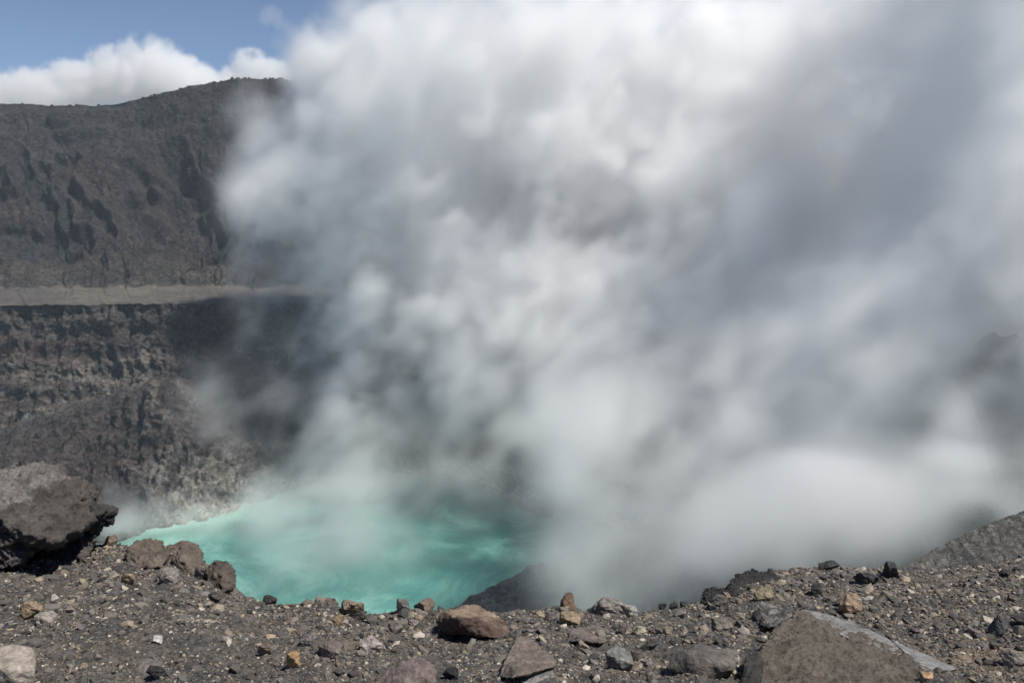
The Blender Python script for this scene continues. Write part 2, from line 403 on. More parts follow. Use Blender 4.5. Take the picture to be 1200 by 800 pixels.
def volume_object(name, mn, vox, dens, mat):
    n = dens.shape; mx_ = np.array(mn) + (np.array(n) - 1) * vox
    me = bpy.data.meshes.new(name + '_samples'); N = dens.size
    me.vertices.add(N)
    a = me.attributes.new('dens', 'FLOAT', 'POINT'); a.data.foreach_set('value', np.ascontiguousarray(dens, np.float32).ravel())
    src = bpy.data.objects.new(name + '_samples', me)
    vd = bpy.data.volumes.new(name); vd.materials.append(mat)
    o = bpy.data.objects.new(name, vd); COL.objects.link(o)
    g = bpy.data.node_groups.new(name, 'GeometryNodeTree')
    g.interface.new_socket('Geometry', in_out='INPUT', socket_type='NodeSocketGeometry')
    g.interface.new_socket('Geometry', in_out='OUTPUT', socket_type='NodeSocketGeometry')
    nd = g.nodes; L = g.links.new
    nd.new('NodeGroupInput'); go = nd.new('NodeGroupOutput')
    oi = nd.new('GeometryNodeObjectInfo'); oi.inputs['Object'].default_value = src
    vc = nd.new('GeometryNodeVolumeCube')
    vc.inputs['Min'].default_value = mn; vc.inputs['Max'].default_value = mx_
    for i, k in enumerate('XYZ'): vc.inputs['Resolution ' + k].default_value = n[i]
    pos = nd.new('GeometryNodeInputPosition')
    def V(op, a_, b_=None):
        q = nd.new('ShaderNodeVectorMath'); q.operation = op; L(a_, q.inputs[0])
        if b_ is not None: q.inputs[1].default_value = b_
        return q.outputs['Value'] if op == 'DOT_PRODUCT' else q.outputs[0]
    v = V('SUBTRACT', pos.outputs[0], tuple(mn)); v = V('MULTIPLY', v, (1 / vox,) * 3); v = V('ADD', v, (.5,) * 3)
    v = V('FLOOR', v); v = V('DOT_PRODUCT', v, (n[1] * n[2], n[2], 1))
    si = nd.new('GeometryNodeSampleIndex'); si.data_type = 'FLOAT'; si.domain = 'POINT'
    na = nd.new('GeometryNodeInputNamedAttribute'); na.data_type = 'FLOAT'; na.inputs[0].default_value = 'dens'
    L(oi.outputs['Geometry'], si.inputs['Geometry']); L(na.outputs[0], si.inputs['Value']); L(v, si.inputs['Index'])
    L(si.outputs[0], vc.inputs['Density'])
    sm = nd.new('GeometryNodeSetMaterial'); sm.inputs['Material'].default_value = mat
    L(vc.outputs[0], sm.inputs[0]); L(sm.outputs[0], go.inputs[0])
    o.modifiers.new('density', 'NODES').node_group = g
    return o

def steam_material(name, color, aniso):
    m = bpy.data.materials.new(name); m.use_nodes = True; nt = m.node_tree
    for x in list(nt.nodes):
        if x.type != 'OUTPUT_MATERIAL': nt.nodes.remove(x)
    pv = nt.nodes.new('ShaderNodeVolumePrincipled')
    nt.links.new(pv.outputs[0], nt.nodes['Material Output'].inputs['Volume'])
    pv.inputs['Color'].default_value = (*color, 1); pv.inputs['Density'].default_value = 1
    pv.inputs['Anisotropy'].default_value = aniso
    return m

# puffs: (px, py, distance, half width px, half height px, half depth m, density per m)
PUFFS = [
    # the tall left flank of the column
    (500, 65, 450, 110, 90, 60, .050), (455, 45, 455, 66, 62, 38, .055), (425, 100, 455, 72, 75, 40, .060), (395, 60, 460, 52, 60, 35, .050), (470, 130, 465, 110, 110, 40, .050), (520, 190, 450, 150, 130, 70, .055), (540, 240, 470, 140, 110, 40, .04), (850, 90, 420, 140, 140, 40, .04),
    (390, 150, 450, 55, 52, 30, .045), (322, 212, 445, 76, 62, 32, .036), (316, 268, 440, 70, 54, 30, .032), (272, 235, 442, 60, 70, 25, .010), (290, 330, 440, 60, 60, 25, .012), (310, 150, 455, 50, 60, 25, .010), (390, 320, 430, 82, 68, 40, .040), (440, 385, 415, 80, 85, 40, .034),
    (480, 300, 430, 130, 120, 60, .042),
    # middle and top
    (650, 70, 440, 160, 95, 50, .036), (640, 200, 430, 170, 140, 60, .038), (820, 70, 430, 180, 115, 50, .034), (800, 220, 425, 180, 150, 60, .034),
    (1000, 80, 400, 180, 140, 55, .034), (980, 260, 395, 180, 150, 60, .032), (1170, 120, 330, 150, 200, 70, .036), (1160, 320, 300, 160, 140, 60, .030),
    (1340, 180, 290, 170, 260, 80, .06), (1350, 40, 195, 170, 150, 36, .026), (1060, 370, 262, 150, 100, 36, .026), (1190, -80, 340, 190, 120, 80, .045), (1270, -230, 305, 230, 130, 70, .06), (985, 165, 445, 110, 90, 30, .045), (1250, 330, 250, 130, 160, 60, .036),  # includes unseen puffs right of and above the frame, added to shade the right
    (972, 150, 425, 130, 100, 36, .065), (960, 140, 480, 140, 100, 30, .06), (1150, 395, 262, 60, 50, 20, .022), (690, 225, 405, 120, 90, 32, .034), (400, 380, 425, 80, 70, 28, .026), (355, 300, 435, 70, 60, 28, .022),
    # the body rising from the lake
    (620, 350, 410, 180, 120, 55, .040), (560, 430, 400, 130, 90, 45, .030), (780, 380, 385, 180, 130, 55, .040), (930, 390, 350, 170, 130, 55, .036),
    (720, 470, 360, 150, 90, 45, .032), (880, 490, 310, 170, 110, 45, .026), (1000, 480, 275, 170, 150, 45, .028), (1090, 430, 255, 160, 140, 45, .028), (1170, 430, 250, 120, 70, 40, .018),
    (880, 540, 245, 240, 190, 40, .018), (1000, 590, 195, 190, 170, 38, .015), (860, 690, 160, 200, 90, 26, .022), (1000, 670, 165, 170, 90, 26, .022),
    (1100, 570, 175, 130, 110, 30, .022), (1200, 500, 190, 140, 130, 40, .032), (750, 690, 180, 130, 90, 36, .024), (780, 580, 250, 140, 100, 36, .022), (720, 540, 300, 90, 80, 30, .012), (870, 620, 250, 190, 110, 40, .02),
    (1060, 650, 150, 130, 60, 18, .030), (1085, 655, 116, 60, 30, 9, .030), (1175, 545, 165, 100, 80, 22, .036), (1210, 560, 150, 80, 40, 14, .03),
    # thin veils over the lake and its shores
    (430, 610, 335, 240, 110, 40, .0115), (480, 490, 395, 130, 90, 30, .014), (590, 505, 385, 110, 70, 30, .014), (200, 598, 350, 100, 42, 20, .050), (270, 578, 370, 80, 32, 16, .026),
    (630, 570, 320, 80, 70, 30, .012), (330, 650, 305, 120, 70, 25, .014), (345, 420, 430, 110, 90, 30, .020), (270, 440, 428, 80, 70, 22, .009), (450, 440, 415, 90, 90, 32, .042), (430, 520, 410, 90, 70, 25, .022), (480, 370, 420, 100, 80, 35, .035), (710, 620, 255, 70, 70, 25, .012), (400, 575, 370, 120, 44, 20, .018), (300, 690, 280, 70, 50, 18, .016),
    # a bank behind it all
    (690, 180, 490, 300, 260, 45, .040), (960, 260, 410, 300, 280, 45, .042), (640, 400, 420, 220, 140, 35, .034), (860, 430, 370, 200, 160, 40, .034), (880, 60, 465, 340, 110, 38, .040),
]
VOX = 2.3
MN = np.array([-190., 84., -143.]); NV = (276, 203, 163)
gx_ = [np.arange(NV[i], dtype=np.float32) * VOX + MN[i] for i in range(3)]
w1 = [12 * fbm_grid(NV, VOX, 70, 100 + 10 * i, 2, .5) + 3.2 * fbm_grid(NV, VOX, 24, 160 + 10 * i, 2, .6) for i in range(3)]
shape = np.zeros(NV, np.float32); base = np.zeros(NV, np.float32)
for (px, py, D, rx, ry, rz, de) in PUFFS:
    c = at(px, py, D); R3 = np.array([rx * D / F, rz, ry * D / F]) * 1.25
    sl_ = tuple(slice(max(0, int((c[i] - R3[i] - 45 - MN[i]) / VOX)), max(0, min(NV[i], int((c[i] + R3[i] + 45 - MN[i]) / VOX) + 1))) for i in range(3))
    if any(q.stop <= q.start for q in sl_): continue
    x, y, z = np.ix_(*[gx_[i][sl_[i]] for i in range(3)])
    r2 = ((x + w1[0][sl_] - c[0]) / R3[0]) ** 2 + ((y + w1[1][sl_] - c[1]) / R3[1]) ** 2 + ((z + w1[2][sl_] - c[2]) / R3[2]) ** 2
    k = np.clip(1 - r2, 0, 1)
    base[sl_] += de * k ** 1.1; shape[sl_] = np.maximum(shape[sl_], k)
del w1
n_big = fbm_grid(NV, VOX, 44, 300, 5, .64, (1, 1, 1.2))
n_wisp = fbm_grid(NV, VOX, 19, 400, 3, .8, (1, 1, 1.15))
for k in range(NV[2]):     # the drift leans with height
    n_wisp[:, :, k] = np.roll(n_wisp[:, :, k], int(round(.38 * k)), axis=0)
n_fine = fbm_grid(NV, VOX, 9.5, 500, 2, .75, (1, 1, 1.15))
n_cur = lattice_noise(NV, VOX, 15, 530, (1, 1, 1.2)) + .5 * lattice_noise(NV, VOX, 7, 540)
n_fine = .62 * n_fine + 1.15 * (.42 - np.abs(n_cur))          # thin curling sheets
for k in range(NV[2]): n_fine[:, :, k] = np.roll(n_fine[:, :, k], int(round(.36 * k)), axis=0)
del n_cur
# noise eats the thin edges into wisps and leaves lumps in the thick parts
mod = np.clip(shape * 1.45 + .60 * n_big + .58 * n_wisp + .75 * n_fine - .03, 0, 3.4) ** 1.4
mod = np.maximum(mod, .34 * shape ** 1.6)
base = base / (1 + base / .13)
dens = base * mod * 1.0
for ax_ in range(3):       # nothing may touch the walls of the grid
    sh_ = [1, 1, 1]; sh_[ax_] = NV[ax_]
    i = np.arange(NV[ax_]); f = np.clip(np.minimum(i, NV[ax_] - 1 - i) / 6., 0, 1)
    if ax_ == 2: f = np.clip(np.minimum(i + 6, NV[ax_] - 1 - i) / 6., 0, 1)
    dens *= f.reshape(sh_).astype(np.float32)
dens[dens < 2e-5] = 0
steam = volume_object('steam_plume', tuple(MN), VOX, dens, steam_material('steam', (.998, .998, .998), .35))
tag(steam, 'dense white and grey steam plume rising from the turquoise crater lake', 'steam', kind='stuff')

# far cumulus behind the left rim
CV = 8.0; CD = 2700.
def cumulus(name, mn, n, blobs, seed, label, den=.02):
    ax3 = [np.arange(n[i], dtype=np.float32) * CV + mn[i] for i in range(3)]
    X, Y, Z = np.meshgrid(*ax3, indexing='ij'); bs = np.full(n, -1, np.float32)
    nz = fbm_grid(n, CV, 100, seed, 5, .68)
    for (px, py, rx, ry, rz) in blobs:
        c = at(px, py, CD); r2 = ((X - c[0]) / (rx * CD / F)) ** 2 + ((Y - c[1]) / rz) ** 2 + ((Z - c[2]) / (ry * CD / F)) ** 2
        bs = np.maximum(bs, 1 - np.sqrt(r2))
    d = np.clip((bs + .46 * (.5 - np.abs(nz)) + .16 * nz - .20) / .14, 0, 1) * den
    d[bs < -.45] = 0
    for a_ in range(3):
        i = np.arange(n[a_]); f = np.clip(np.minimum(i, n[a_] - 1 - i) / 2., 0, 1); s_ = [1, 1, 1]; s_[a_] = n[a_]
        d *= f.reshape(s_).astype(np.float32)
    o = volume_object(name, tuple(mn), CV, d, M_cum)
    return tag(o, label, 'cloud', kind='stuff')
M_cum = steam_material('cloud', (.99, .99, .99), .2)
cumulus('cloud', (-2350., 2380., 100.), (226, 82, 74),
        [(-80, 112, 120, 34, 220), (50, 112, 70, 30, 240), (105, 100, 40, 28, 240), (150, 92, 36, 36, 240), (185, 84, 38, 40, 240), (215, 98, 40, 34, 240), (258, 112, 40, 26, 200), (15, 122, 60, 24, 220),
         (298, 84, 26, 26, 170), (325, 92, 30, 22, 170), (280, 98, 28, 20, 150)],
        70, 'bank of white cumulus cloud behind the dark crater rim')
cumulus('cloud', (-1000., 2560., 400.), (55, 36, 33), [(318, 20, 17, 14, 60), (332, 30, 16, 9, 60), (348, 38, 18, 9, 60)],
        95, 'wisp of torn white cloud high above the rim', .003)

# ------------------------------------------------------------------ the air of the crater
m = bpy.data.materials.new('haze'); m.use_nodes = True; nt = m.node_tree
for x in list(nt.nodes):
    if x.type != 'OUTPUT_MATERIAL': nt.nodes.remove(x)
pv = nt.nodes.new('ShaderNodeVolumePrincipled'); nt.links.new(pv.outputs[0], nt.nodes['Material Output'].inputs['Volume'])
pv.inputs['Color'].default_value = (.76, .88, 1, 1); pv.inputs['Density'].default_value = .00011
hx0, hx1, hy0, hy1, hz0, hz1 = -1250, 900, -60, 1300, -215, 260
me = bpy.data.meshes.new('haze')
me.from_pydata([(x, y, z) for x in (hx0, hx1) for y in (hy0, hy1) for z in (hz0, hz1)], [],
               [(0, 1, 3, 2), (4, 6, 7, 5), (0, 4, 5, 1), (2, 3, 7, 6), (0, 2, 6, 4), (1, 5, 7, 3)])
me.materials.append(m)
tag(link('haze', me), 'thin bluish volcanic haze filling the crater air', 'haze', kind='stuff')

# ------------------------------------------------------------------ the crater lip the camera stands on
def s_of(px, py=720.):
    b = (CY - py) / F; return (px - CX) / F / (cp + b * sp_)
LIP = np.array([(-500, 590, 10), (-200, 625, 9.6), (0, 645, 9.0), (90, 648, 8.6), (120, 640, 8.5), (150, 641, 8.4), (200, 643, 8.2), (245, 662, 7.9), (272, 688, 7.5), (290, 699, 7.4),
                (312, 708, 7.3), (340, 708, 7.2), (358, 703, 7.2), (375, 699, 7.1), (388, 700, 7.1), (402, 713, 7.0), (430, 720, 7.0), (470, 716, 6.9), (520, 717, 6.9), (560, 722, 6.9), (600, 719, 6.9),
                (640, 715, 7.0), (700, 714, 7.2), (750, 716, 7.5), (800, 712, 8.0), (828, 706, 8.6), (850, 694, 9.2), (880, 676, 9.8), (905, 669, 10.3), (950, 667, 10.8), (1000, 665, 11.4),
                (1050, 667, 12.0), (1090, 670, 12.4), (1150, 662, 12.8), (1200, 657, 13.2), (1350, 640, 14), (1700, 590, 15)], float)
lipP = at(LIP[:, 0], LIP[:, 1], LIP[:, 2]); lipS = lipP[:, 0] / lipP[:, 1]
BOT = np.array([(-700, 4.5), (0, 4.45), (300, 4.4), (600, 4.35), (900, 4.3), (1200, 4.35), (1900, 4.4)], float)
botP = at(BOT[:, 0], 800., BOT[:, 1]); botS = botP[:, 0] / botP[:, 1]
def ground_base(x, y):
    x = np.asarray(x, float); y = np.asarray(y, float)
    s = x / y
    Dl = np.interp(s, lipS, LIP[:, 2]); zl = np.interp(s, lipS, lipP[:, 2])
    Db = np.interp(s, botS, BOT[:, 1]); zb = np.interp(s, botS, botP[:, 2])
    t = (y - Db) / (Dl - Db)
    z = zb + (zl - zb) * t
    z = np.where(t < 0, zb + (zl - zb) * t * .55, z)                 # flatter towards the feet
    over = np.clip(y - Dl, 0, None)
    z = z - over * .75 - np.clip(over, 0, 1.2) ** 2 * .25              # falls away beyond the lip
    return z, t, over
def ground_z(x, y):
    z, t, over = ground_base(x, y)
    p = np.stack(np.broadcast_arrays(np.asarray(x, float), np.asarray(y, float), 0 * z), -1).reshape(-1, 3)
    n = .10 * fbm(p * .9, 3) + .040 * fbm(p * 3.3 + 7, 4, .62) + .018 * ridged(p * 9, 3)
    k = np.interp(t.ravel(), [0, .85, 1.0, 1.15], [1, .8, .35, 1])
    return z + (n * k).reshape(z.shape)
def on_ground(px, py):
    """points of the ground that the photograph shows at these pixels"""
    px = np.atleast_1d(np.asarray(px, float)); py = np.atleast_1d(np.asarray(py, float))
    hit = np.full(px.shape, np.nan); Ds = np.arange(3.0, 16, .04)
    for i0 in range(0, len(px), 500):
        q = at(px[i0:i0 + 500, None], py[i0:i0 + 500, None], Ds[None, :])
        below = q[..., 2] <= (ground_z(q[..., 0], q[..., 1]) if len(px) < 3 else ground_base(q[..., 0], q[..., 1])[0])
        k = below.argmax(1); hit[i0:i0 + 500] = np.where(below.any(1), Ds[k], np.nan)
    miss = np.isnan(hit)
    hit[miss] = np.interp(px[miss], LIP[:, 0], LIP[:, 2])
    p = at(px, py, hit); p[..., 2] = ground_z(p[..., 0], p[..., 1])
    return p, miss

sg = np.concatenate([np.linspace(-1.5, -.72, 60), np.linspace(-.71, .71, 860), np.linspace(.72, 1.5, 60)])
yg = np.concatenate([np.linspace(1.2, 3.8, 24), np.linspace(3.85, 13.5, 520), np.linspace(13.6, 40, 60), np.linspace(42, 120, 30)])
SS, YG = np.meshgrid(sg, yg); XG = SS * YG
ZG = ground_z(XG, YG)
gp = np.stack([XG, YG, ZG], -1).reshape(-1, 3)
ga = fbm(gp * .8 + 3, 4); gb = fbm(gp * 2.3 + 11, 4)
gt = np.tile(np.array([.073, .066, .059]), (len(gp), 1))
gt = mixc(gt, (.100, .082, .066), sstep(0, .5, ga) * .8)
gt = mixc(gt, (.047, .046, .047), sstep(0, .5, gb) * .8)
gpx = np.stack([gp[:, 0] / gp[:, 1]], -1)[:, 0]
gt = mixc(gt, (.125, .098, .075), np.exp(-((gpx - s_of(1130)) / .12) ** 2) * sstep(-.2, .3, ga) * np.exp(-((gp[:, 1] - 4.8) / .7) ** 2))
me = mesh_np('ground', gp, grid_faces(len(yg), len(sg)), gt, M_ground)
tag(link('ground', me), kind='structure')

# ------------------------------------------------------------------ rocks
def hull_rock(pts, size, bev=.06, amp=.05, nscale=3., seed=0, fine=.35, colors=None, tint=(.1, .09, .08), var=.25, passes=None, detail=None, undercut=None):
    """a convex hull of pts, cut into small triangles, its edges worn, its faces roughened. colors: [(normal, tint)] for faces that differ"""
    bm = bmesh.new()
    for p in pts: bm.verts.new(p)
    r = bmesh.ops.convex_hull(bm, input=bm.verts)
    bmesh.ops.delete(bm, geom=[v for v in bm.verts if not v.link_faces], context='VERTS')
    bmesh.ops.triangulate(bm, faces=bm.faces)
    lim = detail or size / 22
    for k in range(9):
        es = [e for e in bm.edges if e.calc_length() > lim]
        if not es: break
        bmesh.ops.subdivide_edges(bm, edges=es, cuts=1, use_grid_fill=False)
        bmesh.ops.triangulate(bm, faces=[f for f in bm.faces if len(f.verts) > 3])
    bm.normal_update()
    N0 = np.array([v.normal[:] for v in bm.verts])
    n_it = passes if passes is not None else max(1, int((bev * size / lim) ** 2))
    for k in range(min(n_it, 14)): bmesh.ops.smooth_vert(bm, verts=bm.verts, factor=.5, use_axis_x=True, use_axis_y=True, use_axis_z=True)
    bm.normal_update()
    co = np.array([v.co[:] for v in bm.verts]); N = np.array([v.normal[:] for v in bm.verts])
    fc = np.array([[v.index for v in f.verts] for f in bm.faces]) if True else None
    bm.verts.index_update()
    fc = np.array([[v.index for v in f.verts] for f in bm.faces]); bm.free()
    q = co / size * nscale * np.array([1, 1, 1.9]); q[:, 2] += .5 * q[:, 0]; q = q + seed * 7.77
    d = amp * size * (fbm(q, 3) * .7 + fine * (ridged(q * 2.7, 4, .6) - .5) + .25 * fine * fbm(q * 9, 3))
    co = co + N * d[:, None]
    t = np.tile(np.array(tint), (len(co), 1))
    for (nv, cc, lo, hi) in (colors or []):
        nv = np.array(nv, float); nv /= np.linalg.norm(nv)
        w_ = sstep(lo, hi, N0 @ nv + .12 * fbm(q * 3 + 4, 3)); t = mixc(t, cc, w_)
    t = t * (1 + var * fbm(q * 1.7 + 50, 4))[:, None]
    return co, fc, np.clip(t, .015, 1)

def blob_points(n, seed, dims, flat=0.75, boxy=.6):
    r = np.random.default_rng(seed); p = r.normal(size=(n, 3)); p /= np.linalg.norm(p, axis=1, keepdims=True)
    p = p / (np.max(np.abs(p), axis=1, keepdims=True) ** boxy) * r.uniform(.82, 1.0, (n, 1))
    return p * np.array(dims) / 2

GROUP_N = {}
def put_rock(name, label, cat, cx, by, w, h, tint, seed, n=16, depth=.85, sink=.32, rough=.05, bev=.06, rot=None, mat=None, group=None, pts=None, colors=None, boxy=.55, var=.25, detail=None, fine=.5, nscale=3., tilt=0., D=None):
    """a rock whose outline in the photograph is w x h pixels with its foot at pixel (cx, by)"""
    tint = mute(tint)
    if D is None: p, miss = on_ground(cx, by - .04 * h); p = p[0]
    else: p = at(cx, by, D)
    d = p[1]; W = w * d / F; H = h * d / F / .9; Dp = W * depth
    if pts is None: P_ = blob_points(n, seed, (W, Dp, H * (1 + sink)), boxy=boxy)
    else:
        P_ = np.array(pts, float) * np.array([W / 2, Dp / 2, H * (1 + sink) / 2])
    if tilt:
        c, s = math.cos(tilt), math.sin(tilt); P_ = P_ @ np.array([[c, 0, -s], [0, 1, 0], [s, 0, c]])
    # keep the outline's size
    for i, ext in ((0, W), (2, H * (1 + sink))):
        mn_, mx_ = P_[:, i].min(), P_[:, i].max(); P_[:, i] = (P_[:, i] - (mn_ + mx_) / 2) * ext / (mx_ - mn_)
    size = max(W, H)
    co, fc, t = hull_rock(P_, size, bev, rough, nscale, seed, fine, colors, tint, var, detail=detail)
    me = mesh_np(name, co, fc, t, mat or M_rock)
    o = link(name, me); o.location = (p[0], p[1] + Dp * .30, p[2] + H * (1 + sink) / 2 - H * sink)
    return tag(o, label, cat, group)

def mute(c, k=.8):
    m_ = sum(c) / 3; return tuple(m_ + (v - m_) * k for v in c)
GREY, BROWN, TAN, BEIGE, PALE, DARK, PURP = (.115, .105, .097), (.13, .10, .082), (.27, .185, .105), (.24, .195, .15), (.36, .315, .275), (.035, .033, .034), (.125, .10, .098)
R = put_rock

M_slab = rock_material('cracked_slab_rock', 8, 1.0, .06, .26, octv=12, speck=(150, .85, 1.15))
def merge(parts):
    co, fc, t, k = [], [], [], 0
    for a, b, c in parts: co.append(a); fc.append(b + k); t.append(c); k += len(a)
    return np.concatenate(co), np.concatenate(fc), np.concatenate(t)
def px_hull(pts, foot=None, lift=0., **kw):
    """pts: (px, py, D); the set is shifted in depth so that its foot pixel stands on the ground there"""
    A = np.array(pts, float); f = A[A[:, 1].argmax()] if foot is None else np.array(foot, float)
    g, ms = on_ground(f[0], min(f[1], 800.)); sh_ = 0 if f[1] > 801 else g[0][1] - f[2] - lift
    P_ = at(A[:, 0], A[:, 1], A[:, 2] + sh_ - (lift if sh_ == 0 else 0))
    size = np.ptp(P_, axis=0).max(); c = P_.mean(0)
    co, fc, t = hull_rock(P_ - c, size, **kw)
    return co + c, fc, t
def world_rock(name, label, cat, parts, mat=None, group=None):
    co, fc, t = merge(parts); c = co.mean(0); c[2] = co[:, 2].min()
    o = link(name, mesh_np(name, co - c, fc, t, mat or M_rock)); o.location = c
    return tag(o, label, cat, group)

# the great boulder at the left edge of the lip: an overhanging cap, its foot, and a knob on its shoulder
BF = (96, 658, 8.4)
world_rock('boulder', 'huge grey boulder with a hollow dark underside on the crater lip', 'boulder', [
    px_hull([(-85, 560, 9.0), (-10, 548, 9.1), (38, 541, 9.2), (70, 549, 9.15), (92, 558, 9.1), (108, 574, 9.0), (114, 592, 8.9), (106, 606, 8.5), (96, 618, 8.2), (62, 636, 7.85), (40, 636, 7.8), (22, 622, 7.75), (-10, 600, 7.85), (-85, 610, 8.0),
             (52, 572, 8.35), (88, 576, 8.55), (30, 562, 8.5), (-40, 575, 8.3), (70, 640, 9.0), (0, 640, 9.0)], foot=BF, bev=.02, amp=.036, nscale=4, seed=3, fine=1.3, tint=(.068, .061, .055), colors=[((-.2, .1, 1), (.135, .127, .12), .8, .96)], detail=.028),  # upward faces tinted paler: the sunlit top is put into the colour
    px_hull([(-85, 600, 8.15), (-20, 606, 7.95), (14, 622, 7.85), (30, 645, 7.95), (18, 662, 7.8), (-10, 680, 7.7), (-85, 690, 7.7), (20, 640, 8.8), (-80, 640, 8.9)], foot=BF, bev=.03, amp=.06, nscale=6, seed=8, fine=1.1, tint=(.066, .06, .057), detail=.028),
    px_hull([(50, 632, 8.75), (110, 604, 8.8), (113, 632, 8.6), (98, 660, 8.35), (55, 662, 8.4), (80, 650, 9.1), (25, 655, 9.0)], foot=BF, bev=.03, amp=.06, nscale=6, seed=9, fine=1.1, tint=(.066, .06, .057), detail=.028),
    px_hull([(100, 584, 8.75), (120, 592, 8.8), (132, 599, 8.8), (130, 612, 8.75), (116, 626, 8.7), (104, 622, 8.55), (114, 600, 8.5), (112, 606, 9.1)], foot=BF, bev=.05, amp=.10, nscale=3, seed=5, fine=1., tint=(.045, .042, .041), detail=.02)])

# craggy outcrops of bedrock on the lip
world_rock('rock_outcrop', 'craggy brown rock outcrop on the lip just beyond the huge boulder', 'outcrop', [
    px_hull([(148, 655, 8.3), (158, 634, 8.5), (176, 630, 8.6), (192, 634, 8.6), (200, 648, 8.4), (190, 664, 8.1), (160, 666, 8.1), (175, 640, 8.9)], bev=.02, amp=.05, nscale=3, seed=21, fine=1., tint=(.105, .086, .070), detail=.025),
    px_hull([(190, 640, 8.5), (212, 634, 8.5), (228, 637, 8.45), (236, 650, 8.3), (243, 664, 8.1), (225, 676, 7.9), (196, 668, 8.0), (215, 655, 8.0), (214, 640, 8.8)], bev=.02, amp=.05, nscale=3, seed=22, fine=1., tint=(.115, .094, .076), detail=.025)])
world_rock('rock_outcrop', 'dark knobbly outcrop perched at the lip above the lake', 'outcrop', [
    px_hull([(243, 668, 7.9), (252, 655, 8.0), (266, 657, 8.0), (275, 668, 7.9), (274, 686, 7.7), (262, 694, 7.6), (246, 684, 7.7), (258, 672, 7.65), (262, 665, 8.3)], bev=.02, amp=.06, nscale=2.5, seed=23, fine=1., tint=(.085, .07, .058), detail=.022)])
world_rock('lava_outcrop', 'black jagged lava outcrop crowning the lip beside the steam', 'outcrop', [
    px_hull([(846, 700, 9.0), (852, 686, 9.2), (870, 676, 9.6), (883, 672, 9.8), (905, 670, 10.1), (914, 684, 9.7), (895, 694, 9.3), (870, 699, 9.0), (880, 682, 10.4)], bev=.03, amp=.06, nscale=5, seed=31, fine=1.1, tint=(.034, .032, .033), detail=.03),
    px_hull([(877, 676, 9.8), (882, 667, 9.85), (886, 666, 9.85), (891, 674, 9.8), (886, 678, 9.6), (884, 676, 10.1)], bev=.03, amp=.09, nscale=3, seed=33, fine=1, tint=(.034, .032, .033), detail=.022)], M_lava)
world_rock('lava_outcrop', 'small black rounded lava knob below the jagged lava outcrop', 'outcrop', [
    px_hull([(821, 706, 8.7), (826, 693, 8.8), (836, 687, 8.9), (848, 689, 8.9), (852, 700, 8.7), (842, 708, 8.5), (828, 708, 8.5), (838, 695, 9.2)], bev=.05, amp=.10, nscale=4, seed=34, fine=1, tint=(.036, .034, .034), detail=.022)], M_lava)

# the long slab at lower right: a brown broken face under a smooth pale edge
co, fc, t = merge([
    px_hull([(934, 716, 5.75), (1000, 739, 5.42), (1060, 766, 5.0), (1088, 787, 4.7), (905, 742, 5.2), (884, 772, 4.75), (868, 796, 4.42), (868, 870, 3.7), (1000, 880, 3.6), (1080, 850, 3.85), (1066, 806, 4.35),
             (940, 722, 6.4), (1095, 790, 5.2), (884, 800, 5.0), (950, 770, 4.72)], foot=(0, 900, 0), lift=.16, bev=.010, amp=.010, nscale=11, seed=41, fine=1.6, tint=(.115, .098, .082), var=.2,
            colors=[((-1, -.2, .1), (.055, .052, .05), .55, .85)], detail=.02)])  # left-facing side tinted dark: its shade is put into the colour
c0 = co.mean(0); c0[2] = co[:, 2].min()
slab = tag(link('rock_slab', mesh_np('rock_slab', co - c0, fc, t, M_slab)), 'long cracked brown rock slab with a smooth pale grey upper edge', 'slab'); slab.location = c0; SLAB = slab
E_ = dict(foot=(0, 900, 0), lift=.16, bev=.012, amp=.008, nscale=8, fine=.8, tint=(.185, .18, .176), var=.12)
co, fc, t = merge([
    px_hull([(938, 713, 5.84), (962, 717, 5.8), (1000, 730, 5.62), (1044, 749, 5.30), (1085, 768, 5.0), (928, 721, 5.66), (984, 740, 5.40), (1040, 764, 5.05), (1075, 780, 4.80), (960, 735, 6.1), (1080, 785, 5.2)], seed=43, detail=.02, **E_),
    px_hull([(874, 768, 4.78), (886, 762, 4.9), (896, 775, 4.6), (888, 800, 4.3), (866, 800, 4.40), (864, 850, 3.8), (885, 850, 3.7), (880, 790, 4.9)], seed=45, detail=.02, foot=(0, 900, 0), lift=.16, bev=.012, amp=.012, nscale=8, fine=.8, tint=(.05, .048, .045), var=.15),  # dark block added to paint the slab's shaded left face
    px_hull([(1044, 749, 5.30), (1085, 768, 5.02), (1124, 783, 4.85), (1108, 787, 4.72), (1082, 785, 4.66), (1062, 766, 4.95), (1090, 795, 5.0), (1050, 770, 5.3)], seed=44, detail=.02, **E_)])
edge_part = link('pale_edge_shaded_side', mesh_np('pale_edge_shaded_side', co - c0, fc, t, M_rock), slab)
world_rock('stone', 'dark wedge of rock with pale top edge against the cracked brown slab', 'stone', [
    px_hull([(886, 731, 6.5), (888, 712, 6.9), (893, 703, 7.2), (918, 714, 7.0), (930, 722, 6.7), (920, 733, 6.3), (898, 734, 6.3), (910, 722, 7.3), (900, 736, 7.0)], foot=(898, 734, 6.3), lift=.22, bev=.03, amp=.05, nscale=4, seed=42, fine=.8, tint=(.05, .048, .047), colors=[((.1, .5, 1), (.15, .142, .135), .93, .985)], detail=.02)])
